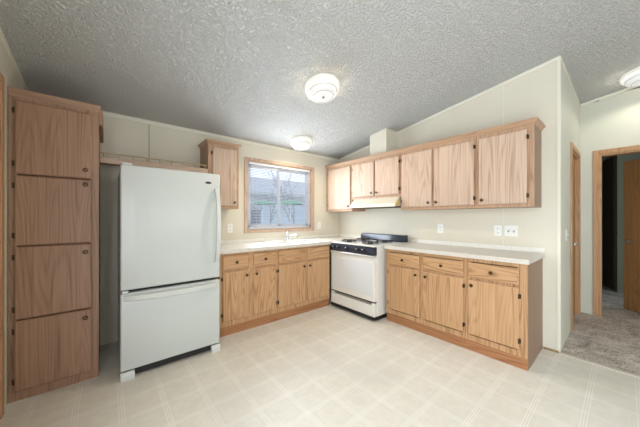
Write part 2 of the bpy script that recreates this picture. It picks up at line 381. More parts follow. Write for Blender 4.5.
# trims
def strip_back(): return MB().box(LX, -.0, -.008, 0, HC-.045, HC-.012)
struct(strip_back().build('trim_1', TRIMW), 'cream ceiling strip over the window wall', 'trim')
struct(MB().prism([(-.0, cz(0)-.03), (YW, cz(YW)-.03), (YW, cz(YW)-.001), (0, cz(0)-.001)], 'x', -.008, 0).build('trim_2', TRIMW), 'sloping ceiling strip over the stove wall', 'trim')
struct(MB().prism([(-.0, cz(0)-.035), (-4.2, cz(-4.2)-.035), (-4.2, cz(-4.2)-.001), (0, cz(0)-.001)], 'x', LX, LX+.01).build('trim_3', TRIMW), 'sloping ceiling strip over the pantry wall', 'trim')
struct(MB().box(-.004, .018, YW-.004, YW+.018, .012, cz(YW)-.004).build('trim_4', TRIMW), 'corner strip at the end of the stove wall', 'trim')
struct(MB().box(.02, HX, YW-.008, YW, cz(YW)-.03, cz(YW)-.002).build('trim_5', TRIMW), 'ceiling strip on the hall side wall', 'trim')
struct(MB().prism([(YW-.01, cz(YW)-.03), (-4.2, cz(-4.2)-.03), (-4.2, cz(-4.2)-.001), (YW-.01, cz(YW)-.001)], 'x', HX-.008, HX).build('trim_6', TRIMW), 'ceiling strip on the hall end wall', 'trim')
b_ = MB()
for y in (-2.47, -1.255, -.03): b_.prism([(y, .96), (y-.007, .96), (y-.007, cz(y)-.03), (y, cz(y)-.03)], 'x', -.0025, 0)
struct(b_.build('trim_7', TRIMW), 'thin panel seams on the stove wall', 'trim')
b_ = MB()
for x in (-2.864, ): b_.box(x-.004, x+.004, -.003, 0, 1.84, HC-.045)
struct(b_.build('trim_8', plain('seam_shadow', (160, 156, 140), .6)), 'thin panel seam above the fridge shelf', 'trim')
struct(MB().box(-.016, -.001, -2.80, -2.905, .0, .016).build('baseboard_right', plain('quarter_round', (150, 126, 84), .5)), 'small quarter round at the foot of the stove wall', 'baseboard')
struct(MB().box(-.03, .012, YW, -5.5, .0, .009, .003).build('trim_9', plain('threshold', (206, 198, 182), .4)), 'pale threshold strip between vinyl and carpet', 'trim')

# window
def window():
    r = thing('window_1', 'sliding kitchen window with narrow oak casing', 'window', (-1.19, 0, wz0), kind='structure')
    c = MB(); ox0, ox1, oz0, oz1 = -1.793, -.587, 1.039, 2.0745
    c.box(ox0, wx0, -.014, .0, oz0, oz1, .003); c.box(wx1, ox1, -.014, 0, oz0, oz1, .003); c.box(wx0, wx1, -.014, 0, oz0, wz0, .003); c.box(wx0, wx1, -.014, 0, wz1, oz1, .003)
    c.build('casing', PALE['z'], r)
    j = MB(); j.box(wx0, wx0+.012, 0, .06, wz0, wz1); j.box(wx1-.012, wx1, 0, .06, wz0, wz1); j.box(wx0, wx1, 0, .06, wz0, wz0+.012); j.box(wx0, wx1, 0, .06, wz1-.012, wz1)
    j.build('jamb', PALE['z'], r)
    f = MB(); a, b, c0, d = wx0+.012, wx1-.012, wz0+.012, wz1-.012; t = .035
    f.box(a, a+t, .05, .1, c0, d); f.box(b-t, b, .05, .1, c0, d); f.box(a, b, .05, .1, c0, c0+t); f.box(a, b, .05, .1, d-t, d)
    f.build('frame', VINYLW, r)
    mid = -1.22
    for k, (p, q, yy) in enumerate(((a+t, mid+.025, .062), (mid-.02, b-t, .082))):
        s = MB(); w_ = .032
        s.box(p, p+w_, yy-.009, yy+.009, c0+t, d-t); s.box(q-w_, q, yy-.009, yy+.009, c0+t, d-t); s.box(p, q, yy-.009, yy+.009, c0+t, c0+t+w_); s.box(p, q, yy-.009, yy+.009, d-t-w_, d-t)
        so = s.build('sash', VINYLW, r)
        MB().box(p+w_, q-w_, yy-.002, yy+.002, c0+t+w_, d-t-w_).build('pane', GLASS, so)
window()
def blind():
    r = thing('venetian_blind', 'lowered white venetian blind inside the kitchen window', 'blind', (-1.19, .03, wz0+.02))
    a, b = wx0+.03, wx1-.03
    MB().box(a, b, .012, .046, wz1-.045, wz1-.013, .003).build('headrail', VINYLW, r)
    s = MB(); z = wz0+.05; k = 0
    while z < wz1-.05:
        s.box(a, b, .0175, .0405, z-.0004, z+.0004, rot=((0, .029, z), math.radians(-17), 'X')); z += .0215
    s.build('slats', SLAT, r)
    MB().box(a, b, .02, .038, wz0+.016, wz0+.03, .003).build('bottom_rail', VINYLW, r)
    c = MB()
    for x in (a+.12, (a+b)/2, b-.12): c.tube([(x, .0165, wz0+.03), (x, .0165, wz1-.045)], .0012, 5)
    c.build('ladder_cord', SLAT, r)
    MB().tube([(a+.06, .0095, wz1-.05), (a+.06, .0095, wz1-.62)], .0035, 6).build('tilt_wand', VINYLW, r)
blind()

# outdoors
GRASS = plain('winter_ground', (150, 158, 150), .9, 0, .2, 2)
struct(MB().box(-30, 40, .6, 60, -.75, -.6).build('floor', GRASS), 'pale ground outside the kitchen window', 'ground')
def neighbour():
    r = thing('neighbouring_house', 'pale neighbouring house with green eaves outside the window', 'house', (3.2, 11, -.6))
    MB().box(-1.2, 8.2, 10, 15, -.6, 2.55).build('wall', plain('pale_siding', (178, 188, 198), .7), r)
    MB().prism([(9.6, 2.55), (15.4, 2.55), (12.5, 3.9)], 'x', -1.5, 8.5).build('roof', plain('grey_roof', (150, 156, 166), .8), r)
    MB().box(-1.5, 8.5, 9.52, 9.6, 2.5, 2.64).build('gutter', plain('green_gutter', (150, 165, 165), .5), r)
    MB().box(2.6, 3.5, 9.96, 10.0, .8, 1.7).build('window', plain('dim_window', (90, 100, 112), .3), r)
neighbour()
def canopy(x0, x1, y, z, h):
    r = thing('garden_parasol', 'green garden parasol seen through the left pane of the window' if x0 < .4 else 'green garden parasol seen through the right pane of the window', 'parasol', ((x0+x1)/2, y, -.6), 'garden parasols outside the window')
    c = ((x0+x1)/2, y, z); R_ = (x1-x0)/2
    MB().lathe([(R_, 0), (R_*.99, .02), (R_*.6, h*.75), (0, h), ], c, n=8).build('canopy', plain('green_canvas', (64, 140, 106), .7), r)
    MB().tube([(c[0], y, -.6), (c[0], y, z+h*.9)], .012).build('pole', VINYLW, r)
    MB().lathe([(0, 0), (.25, 0), (.25, .05), (.03, .09), (0, .09)], (c[0], y, -.6), n=16).build('base', plain('stone_base', (120, 120, 118), .8), r)
canopy(-.30, .47, 3.1, 1.62, .09); canopy(.60, 1.38, 3.1, 1.64, .13)
def fence():
    r = thing('picket_fence', 'low white picket fence below the window view', 'fence', (1, 2.6, -.6))
    rl = MB(); rl.box(-1.2, .75, 2.6, 2.64, .55, .62); rl.box(-1.2, .75, 2.6, 2.64, .9, .97); rl.build('rail', VINYLW, r)
    for k in range(14):
        x = -1.15+k*.14; MB().prism([(x, -.6), (x+.06, -.6), (x+.06, 1.04), (x+.03, 1.08), (x, 1.04)], 'y', 2.575, 2.6).build('picket', VINYLW, r)
fence()
BARK = plain('grey_bark', (138, 136, 140), .9); FROST = plain('frosted_foliage', (176, 190, 196), .9, 0, .3, 4)
def branch(mb, p, d, L, r, depth):
    q = p+d*L; mb.tube([p, (p+q)/2+Vector((random.uniform(-.04, .04)*L, 0, 0)), q], [r, r*.8, r*.6], 5)
    if depth:
        for k in range(3):
            nd = (d+Vector((random.uniform(-.8, .8), random.uniform(-.8, .8), random.uniform(-.1, .6)))).normalized()
            branch(mb, p+d*L*random.uniform(.5, 1), nd, L*random.uniform(.55, .75), r*.55, depth-1)
for (x, y, h, lab) in ((.9, 4.3, 1.5, 'bare grey tree nearest the window behind the two parasols'), (-.4, 6.2, 1.9, 'bare grey tree towards the narrow cabinet edge of the window'), (3.6, 6.8, 2.1, 'bare grey tree before the neighbouring house wall, farther off')):
    t_ = thing('bare_tree', lab, 'tree', (x, y, -.6), 'bare trees outside the window')
    mb = MB(); branch(mb, Vector((x, y, -.6)), Vector((0, 0, 1)), h, .07, 4); mb.build('trunk', BARK, t_)

# ------------------------------------------------------------------ casings and doors
def casing(parent, axis, a, b, z1, plane, sgn, w=.057, th=.014, parts=('jamb',)):
    # axis 'x': runs along x on the plane y = plane; opening a..b; sgn = direction the casing stands off
    c = MB(); lo, hi = sorted((a, b)); p0, p1 = plane, plane+sgn*th
    def bx(u0, u1, z0, zz):
        if axis == 'x': c.box(u0, u1, p0, p1, z0, zz, .003)
        else: c.box(p0, p1, u0, u1, z0, zz, .003)
    bx(lo-w, lo, .005, z1+w); bx(hi, hi+w, .005, z1+w); bx(lo, hi, z1, z1+w)
    c.build('casing', CASING['z'], parent)
    j = MB(); q0, q1 = plane, plane-sgn*.1
    def jb(u0, u1, z0, zz):
        if axis == 'x': j.box(u0, u1, q0, q1, z0, zz)
        else: j.box(q0, q1, u0, u1, z0, zz)
    jb(lo, lo+.018, .005, z1); jb(hi-.018, hi, .005, z1); jb(lo+.018, hi-.018, z1-.018, z1)
    j.build('jamb', CASING['z'], parent)
r = thing('door_1', 'closed wooden door in the pale hall side wall', 'door', ((rx0+rx1)/2, YW, 0), kind='structure')
casing(r, 'x', rx0, rx1, rz1, YW, -1)
dl = MB().box(rx0+.02, rx1-.02, YW+.03, YW+.065, .012, rz1-.02).build('door_leaf', DOORWOOD, r)
MB().lathe([(0, 0), (.025, 0), (.012, .02), (.028, .045), (.02, .065), (0, .07)], (rx0+.09, YW+.03, .95), (0, -1, 0), 16).build('knob', CHROME, dl)
r = thing('door_2', 'doorway in the hall end wall with brown door swung open', 'door', (HX, (hy0+hy1)/2, 0), kind='structure')
casing(r, 'y', hy0, hy1, hz1, HX, -1)
hinge = Vector((1.675, -3.735, 0)); tip = Vector((2.19, -3.285, 0)); L_ = (tip-hinge).length; ang = math.atan2(tip.y-hinge.y, tip.x-hinge.x)
X = Matrix.Translation(hinge) @ Matrix.Rotation(ang, 4, 'Z')
dl = MB().box(0, L_, -.035, 0, .015, 2.01, .002).build('door_leaf', DOORWOOD, r, xf=X)
k = MB(); k.lathe([(0, 0), (.028, 0), (.026, .008), (.011, .012), (.011, .045), (0, .046)], (L_-.07, 0, .93), (0, 1, 0), 16); k.tube([(L_-.07, .042, .93), (L_-.12, .046, .93), (L_-.17, .044, .925)], .009); k.build('lever_handle', CHROME, dl, True, xf=X)
k = MB(); k.lathe([(0, 0), (.028, 0), (.026, .008), (.011, .012), (.011, .045), (0, .046)], (L_-.07, -.035, .93), (0, -1, 0), 16); k.build('lever_handle', CHROME, dl, True, xf=X)
r = thing('door_3', 'dark door standing ajar deep beyond the open doorway', 'door', (4.05, -2.98, 0), kind='structure')
hinge = Vector((4.05, -2.985, 0)); tip = Vector((3.40, -3.175, 0)); L_ = (tip-hinge).length; ang = math.atan2(tip.y-hinge.y, tip.x-hinge.x)
X = Matrix.Translation(hinge) @ Matrix.Rotation(ang, 4, 'Z')
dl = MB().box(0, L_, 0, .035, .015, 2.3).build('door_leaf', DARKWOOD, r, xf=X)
MB().lathe([(0, 0), (.028, 0), (.012, .02), (.028, .05), (.02, .065), (0, .07)], (L_-.08, .035, 1.0), (0, 1, 0), 16).build('knob', CHROME, dl, True, xf=X)
r = thing('door_4', 'oak cased doorway in the wall beside the pantry', 'door', (LX, -1.16, 0), kind='structure')
casing(r, 'y', -.82, -1.60, 2.09, LX, 1)
MB().box(LX-.09, LX-.055, -.84, -1.58, .012, 2.07).build('door_leaf', DOORWOOD, r)

# ------------------------------------------------------------------ cabinets
def knob(parent, p, d):
    MB().lathe([(0, 0), (.009, 0), (.006, .008), (.007, .014), (.0145, .018), (.0155, .023), (.012, .028), (0, .030)], p, d, 14).build('knob', BRONZE, parent, True)
def hinge_(parent, p, side, face):
    # p: edge point on the frame; side: +-1 direction of the frame along the run
    m = MB()
    if face == 'y':
        m.box(p[0], p[0]+side*.013, p[1]-.004, p[1], p[2]-.018, p[2]+.018, .0015); m.tube([(p[0], p[1]-.017, p[2]-.02), (p[0], p[1]-.017, p[2]+.02)], .0035, 6)
        m.box(p[0], p[0]+side*.006, p[1]-.017, p[1], p[2]-.016, p[2]+.016)
    else:
        m.box(p[0]-.004, p[0], p[1], p[1]+side*.013, p[2]-.018, p[2]+.018, .0015); m.tube([(p[0]-.017, p[1], p[2]-.02), (p[0]-.017, p[1], p[2]+.02)], .0045, 6)
        m.box(p[0]-.017, p[0], p[1], p[1]+side*.006, p[2]-.016, p[2]+.016)
    m.build('hinge', BRONZE, parent)
TH = .02
def slab(parent, name, mats, face, u0, u1, z0, z1, plane, horiz=False, knob_at=None, hinge_side=None, label=None):
    """a door or drawer front lying on the frame plane (negative side)"""
    u0, u1 = sorted((u0, u1)); e = .009
    m = MB()
    def bx(a, b, c, d, t0, t1, bev=0):
        if face == 'y': m.box(a, b, plane-t1, plane-t0, c, d, bev)
        else: m.box(plane-t1, plane-t0, a, b, c, d, bev)
    bx(u0+.011, u1-.011, z0+.011, z1-.011, .0005, .0095); bx(u0, u1, z0, z1, .0095, .014)
    # raised chamfered field gives the routed edge
    if face == 'y': f = lambda u, z, t: (u, plane-t, z)
    else: f = lambda u, z, t: (plane-t, u, z)
    A = [m.bm.verts.new(f(u, z, .014)) for u, z in ((u0, z0), (u1, z0), (u1, z1), (u0, z1))]
    B = [m.bm.verts.new(f(u, z, .020)) for u, z in ((u0+e, z0+e), (u1-e, z0+e), (u1-e, z1-e), (u0+e, z1-e))]
    for k in range(4): m.bm.faces.new((A[k], A[(k+1) % 4], B[(k+1) % 4], B[k]))
    m.bm.faces.new(B); m.bm.faces.new(A[::-1])
    o = m.build(name, mats[('x' if face == 'y' else 'y') if horiz else 'z'], parent)
    d = (0, -1, 0) if face == 'y' else (-1, 0, 0)
    if knob_at: knob(o, (knob_at[0], plane-.02, knob_at[1]) if face == 'y' else (plane-.02, knob_at[0], knob_at[1]), d)
    if hinge_side is not None:
        u = u0 if hinge_side < 0 else u1
        for z in (z0+.07, z1-.07):
            hinge_(o, (u, plane, z) if face == 'y' else (plane, u, z), hinge_side, face)
    return o
def carcass(parent, mats, face, u0, u1, z0, z1, depth, openings, side_mat=None, toe=None, back=0.004, open_top=False):
    """closed box behind, face frame with rails and stiles in front of plane=-depth"""
    u0, u1 = sorted((u0, u1)); p = -depth; ft = .019
    m = MB()
    def bx(mb, a, b, q0, q1, c, d):
        if face == 'y': mb.box(a, b, q0, q1, c, d)
        else: mb.box(q0, q1, a, b, c, d)
    zb = z0 if toe is None else toe
    bx(m, u0, u0+.012, p+ft, -back, z0 if toe is None else .0, z1); bx(m, u1-.012, u1, p+ft, -back, z0 if toe is None else 0, z1)
    bx(m, u0+.012, u1-.012, p+ft, -back, zb, zb+.012)
    if not open_top: bx(m, u0+.012, u1-.012, p+ft, -back, z1-.012, z1)
    bx(m, u0+.012, u1-.012, -.012-back, -back, zb+.012, z1-.012)
    m.build('body', side_mat or mats['z'], parent)
    # face frame: a solid sheet; doors lie over it
    fr = MB()
    us = [u0]+[v for o in openings for v in o[:2]]+[u1]
    bx(fr, u0, u1, p, p+ft-.0005, zb, zb+.05); bx(fr, u0, u1, p, p+ft-.0005, z1-.035, z1)
    op = sorted(openings)
    edges = [u0]; 
    for a, b in op: edges += [a+.012, b-.012]
    edges.append(u1)
    for k in range(0, len(edges), 2): bx(fr, edges[k], edges[k+1], p, p+ft-.0005, zb+.05, z1-.035)
    if toe is not None and z1 > .8:
        for k in range(1, len(edges)-1, 2): bx(fr, edges[k], edges[k+1], p, p+ft-.0005, .655, .715)
    fr.build('face_frame', mats['z'], parent)
    if toe is not None:
        t_ = MB(); bx(t_, u0, u1, p+.012, p+.0185, .0, toe); t_.build('toe_kick', TOE['x' if face == 'y' else 'y'], parent)

ZC = .875
# base run on the stove wall (face looks to -x)
def base_right():
    r = thing('base_cabinet', 'oak base cabinet with two drawers and two doors beside the stove', 'cabinet', (-.3, -1.87, 0), 'oak base cabinets')
    carcass(r, OAK, 'x', -2.327, -1.425, 0, ZC, .593, [(-1.861, -1.463), (-2.306, -1.902)], toe=.1)
    slab(r, 'drawer', OAK, 'x', -1.463, -1.861, .697, .835, -.593, True, (-1.662, .766))
    slab(r, 'drawer', OAK, 'x', -1.902, -2.306, .697, .835, -.593, True, (-2.104, .766))
    slab(r, 'door', OAK, 'x', -1.463, -1.861, .162, .672, -.593, False, (-1.825, .625), 1)
    slab(r, 'door', OAK, 'x', -1.902, -2.306, .162, .672, -.593, False, (-1.938, .625), -1)
    r = thing('base_cabinet', 'oak base cabinet with one wide drawer and door at the end near the hall', 'cabinet', (-.3, -2.56, 0), 'oak base cabinets')
    carcass(r, OAK, 'x', -2.79, -2.328, 0, ZC, .593, [(-2.735, -2.348)], toe=.1, side_mat=SIDE_SHADE)
    slab(r, 'drawer', OAK, 'x', -2.348, -2.735, .697, .835, -.593, True, (-2.541, .766))
    slab(r, 'door', OAK, 'x', -2.348, -2.735, .162, .672, -.593, False, (-2.384, .625), -1)
base_right()
def base_left():
    r = thing('base_cabinet', 'oak base cabinet with two small drawers beside the fridge', 'cabinet', (-1.97, -.3, 0), 'oak base cabinets')
    carcass(r, OAK, 'y', -2.318, -1.632, 0, ZC, .593, [(-2.288, -2.0), (-1.944, -1.653)], toe=.1)
    slab(r, 'drawer', OAK, 'y', -2.288, -2.0, .697, .85, -.593, True, (-2.144, .775))
    slab(r, 'drawer', OAK, 'y', -1.944, -1.653, .697, .85, -.593, True, (-1.80, .775))
    slab(r, 'door', OAK, 'y', -2.288, -2.0, .155, .675, -.593, False, (-2.03, .62), -1)
    slab(r, 'door', OAK, 'y', -1.944, -1.653, .155, .675, -.593, False, (-1.915, .62), 1)
    r = thing('base_cabinet', 'oak sink cabinet under the window with two false drawer fronts', 'cabinet', (-1.2, -.3, 0), 'oak base cabinets')
    carcass(r, OAK, 'y', -1.631, -.775, 0, ZC, .593, [(-1.617, -1.214), (-1.181, -.79)], toe=.1, open_top=True)
    slab(r, 'false_drawer_front', OAK, 'y', -1.617, -1.214, .697, .85, -.593, True)
    slab(r, 'false_drawer_front', OAK, 'y', -1.181, -.79, .697, .85, -.593, True)
    slab(r, 'door', OAK, 'y', -1.617, -1.214, .155, .675, -.593, False, (-1.245, .62), -1)
    slab(r, 'door', OAK, 'y', -1.181, -.79, .155, .675, -.593, False, (-1.15, .62), 1)
base_left()

def crown(parent, mats, pts, closed=False):
    """pts: outline at body (x,y) list; flared molding following straight runs: given as list of (p0,p1,n) boxes"""
    m = MB()
    for (x0, x1, y0, y1, z0, z1, fx0, fx1, fy0, fy1) in pts:
        lo = [(x0, y0), (x1, y0), (x1, y1), (x0, y1)]; hi = [(fx0, fy0), (fx1, fy0), (fx1, fy1), (fx0, fy1)]
        A = [m.bm.verts.new((x, y, z0)) for x, y in lo]; B = [m.bm.verts.new((x, y, z1-.012)) for x, y in hi]; C_ = [m.bm.verts.new((x, y, z1)) for x, y in hi]
        for P_, Q in ((A, B), (B, C_)):
            for k in range(4): m.bm.faces.new((P_[k], P_[(k+1) % 4], Q[(k+1) % 4], Q[k]))
        m.bm.faces.new(A[::-1]); m.bm.faces.new(C_)
    return m.build('crown_molding', mats, parent)
ZU0, ZU1 = 1.352, 2.088
G_UP = 'oak wall cabinets over the stove run'
def upper(u0, u1, z0, doors, label, knobs, last=False):
    r = thing('wall_cabinet', label, 'cabinet', (-.15, (u0+u1)/2, z0), G_UP)
    carcass(r, FRAME, 'x', u0, u1, z0, ZU1, .314, [tuple(sorted(d)) for d in doors], side_mat=SIDE_SHADE if last else FRAME['z'])
    for (a, b), (kp, hs) in zip(doors, knobs):
        lo, hi = sorted((a, b)); ku = (lo+.032) if kp < 0 else (hi-.032)
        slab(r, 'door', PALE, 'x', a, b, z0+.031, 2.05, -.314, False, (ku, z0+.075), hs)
    e = .03 if last else 0
    lo, hi = min(u0, u1), max(u0, u1)
    crown(r, FRAME['y'], [(-.314, -.004, lo, hi, 2.085, 2.131, -.345, -.004, lo-e, hi)])
upper(-.002, -.596, ZU0, [(-.06, -.573)], 'pale oak single door wall cabinet in the corner by the window wall', [(-1, 1)])
upper(-.597, -1.449, 1.526, [(-.617, -1.023), (-1.049, -1.429)], 'short pale oak double wall cabinet above the range hood', [(-1, 1), (1, -1)])
upper(-1.45, -2.325, ZU0, [(-1.468, -1.859), (-1.886, -2.302)], 'pale oak double door wall cabinet just past the range hood', [(-1, 1), (1, -1)])
upper(-2.326, -2.782, ZU0, [(-2.348, -2.735)], 'pale oak single door wall cabinet at the open end of the row', [(1, -1)], True)
def small_cab():
    r = thing('wall_cabinet', 'narrow oak wall cabinet between fridge and window', 'cabinet', (-2.17, -.15, 1.357))
    carcass(r, FRAME, 'y', -2.348, -1.998, 1.357, 2.088, .314, [(-2.305, -2.03)], side_mat=OAK_DIM['z'])
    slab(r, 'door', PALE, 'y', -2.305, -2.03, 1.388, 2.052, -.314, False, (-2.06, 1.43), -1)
    crown(r, FRAME['x'], [(-2.348, -1.998, -.314, -.004, 2.085, 2.125, -2.372, -1.975, -.34, -.004)])
small_cab()
def pantry():
    r = thing('pantry_cabinet', 'tall shade-darkened oak pantry cupboard with four stacked doors', 'pantry', (-3.495, -.3, 0))
    x0, x1, d = -3.7264, -3.264, .631
    m = MB(); m.box(x0, x0+.012, -d+.019, -.004, 0, 2.11); m.box(x1-.012, x1, -d+.019, -.004, 0, 2.11); m.box(x0+.012, x1-.012, -d+.019, -.004, 0, .03); m.box(x0+.012, x1-.012, -d+.019, -.004, 2.09, 2.11); m.box(x0+.012, x1-.012, -.02, -.004, .03, 2.09)
    m.build('body', OAK_DIM['z'], r)
    f = MB(); f.box(x0, -3.684, -d, -d+.0185, 0, 2.11); f.box(-3.316, x1, -d, -d+.0185, 0, 2.11)
    for a, b in ((0, .08), (2.03, 2.11)): f.box(-3.684, -3.316, -d, -d+.0185, a, b)
    for a, b in ((.53, .58), (1.035, 1.08), (1.525, 1.575)): f.box(-3.684, -3.316, -d+.04, -d+.058, a, b)
    f.build('face_frame', OAK_DIM['z'], r)
    for k, (a, b, kz) in enumerate(((.068, .549, .492), (.558, 1.053, .992), (1.062, 1.543, 1.505), (1.553, 2.055, 1.615))):
        slab(r, 'door', OAK_DIM, 'y', -3.697, -3.303, a, b, -d, False, (-3.340, kz), -1)
    crown(r, OAK_DIM['x'], [(x0, x1, -d, -.004, 2.085, 2.135, x0, x1+.012, -d-.012, -.004)])
    MB().box(x1, x1+.026, -.628, -.02, 1.985, 2.11, .003).build('cornice_return', OAK_DIM['y'], r)
pantry()
def shelf():
    r = thing('gallery_shelf', 'oak shelf with low wire rail bridging pantry and narrow cabinet above the fridge', 'shelf', (-2.8, -.155, 1.74))
    MB().box(-3.262, -2.349, -.295, -.004, 1.775, 1.797).build('board', OAK['x'], r)
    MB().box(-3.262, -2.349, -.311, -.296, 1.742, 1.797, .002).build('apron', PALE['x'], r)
    MB().tube([(-3.255, -.303, 1.834), (-2.355, -.303, 1.834)], .0055, 8).build('rail', BRASS, r, True)
    for k in range(9):
        x = -3.235+k*.107
        MB().lathe([(0, 0), (.007, 0), (.0055, .006), (.005, .03), (.006, .034), (0, .036)], (x, -.303, 1.797), n=8).build('rail_post', BRASS, r, True)
shelf()

# ------------------------------------------------------------------ counters
def counters():
    r = thing('countertop', 'speckled cream countertop with tile upstand under the window', 'countertop', (-1.2, -.3, .876))
    sx0, sx1, sy0, sy1 = -1.56, -.86, -.50, -.10
    m = MB(); z0, z1 = .8765, .915
    m.box(-2.325, sx0, -.632, -.003, z0, z1); m.box(sx1, -.776, -.632, -.003, z0, z1); m.box(-.776, -.003, -.596, -.003, z0, z1); m.box(sx0, sx1, -.632, sy0, z0, z1); m.box(sx0, sx1, sy1, -.003, z0, z1)
    m.build('top', COUNTER, r)
    MB().box(-2.325, -.777, -.6355, -.6325, z0, z1).build('edge_strip', COUNTER, r)
    MB().box(-2.325, -.003, -.012, -.0035, z1, .96, .001).build('tile_upstand', TILE['x'], r)
    MB().box(-.012, -.0035, -.596, -.0125, z1, .96, .001).build('tile_upstand', TILE['y'], r)
    r = thing('countertop', 'speckled cream countertop with tile upstand from stove to hall end', 'countertop', (-.3, -2.1, .876))
    MB().box(-.63, -.003, -2.808, -1.42, z0, z1, .003).build('top', COUNTER, r)
    MB().box(-.634, -.6305, -2.808, -1.4235, z0, z1).build('edge_strip', COUNTER, r)
    MB().box(-.012, -.0035, -2.806, -1.4235, z1, .962, .001).build('tile_upstand', TILE['y'], r)
counters()
def sink():
    r = thing('kitchen_sink', 'pale double bowl sink set into the window countertop', 'sink', (-1.21, -.3, .9155))
    m = MB(); z = .9155; h = .006
    X0, X1, Y0, Y1 = -1.57, -.85, -.51, -.09; mx = -1.21
    bowls = ((X0+.035, mx-.015), (mx+.015, X1-.035)); b0, b1 = Y0+.035, Y1-.075
    m.box(X0, bowls[0][0], Y0, Y1, z, z+h); m.box(bowls[1][1], X1, Y0, Y1, z, z+h); m.box(bowls[0][1], bowls[1][0], Y0, Y1, z, z+h)
    for a, b in bowls: m.box(a, b, Y0, b0, z, z+h); m.box(a, b, b1, Y1, z, z+h)
    m.build('rim', ENAMEL, r)
    for a, b in bowls:
        q = MB(); zb = .78
        q.box(a, a+.003, b0, b1, zb, z); q.box(b-.003, b, b0, b1, zb, z); q.box(a, b, b0, b0+.003, zb, z); q.box(a, b, b1-.003, b1, zb, z); q.box(a, b, b0, b1, zb-.003, zb)
        bo = q.build('bowl', ENAMEL, r)
        MB().lathe([(0, .004), (.03, .004), (.04, 0)], ((a+b)/2, (b0+b1)/2, zb+.001), n=20).build('drain', CHROME, bo)
    r = thing('faucet', 'small chrome faucet standing behind the sink', 'faucet', (-1.19, -.125, .9215))
    c = (-1.19, -.125, .9215)
    MB().box(c[0]-.09, c[0]+.09, c[1]-.022, c[1]+.022, c[2], c[2]+.014, .005, 2).build('base_plate', CHROME, r)
    MB().lathe([(0, .014), (.024, .014), (.022, .04), (.018, .058), (0, .06)], c, n=20).build('body', CHROME, r, True)
    MB().tube([(c[0], c[1]-.01, c[2]+.04), (c[0]+.02, c[1]-.08, c[2]+.075), (c[0]+.04, c[1]-.16, c[2]+.085), (c[0]+.045, c[1]-.19, c[2]+.07), (c[0]+.045, c[1]-.193, c[2]+.055)], [.012, .011, .010, .011, .012], 10).build('spout', CHROME, r, True)
    lv = MB(); lv.lathe([(0, .058), (.017, .058), (.02, .07), (.014, .088), (0, .092)], c, n=16); lv.tube([(c[0], c[1], c[2]+.082), (c[0]+.01, c[1]+.01, c[2]+.105), (c[0]+.03, c[1]+.02, c[2]+.115)], [.007, .006, .008], 8); lv.build('lever', CHROME, r, True)
sink()

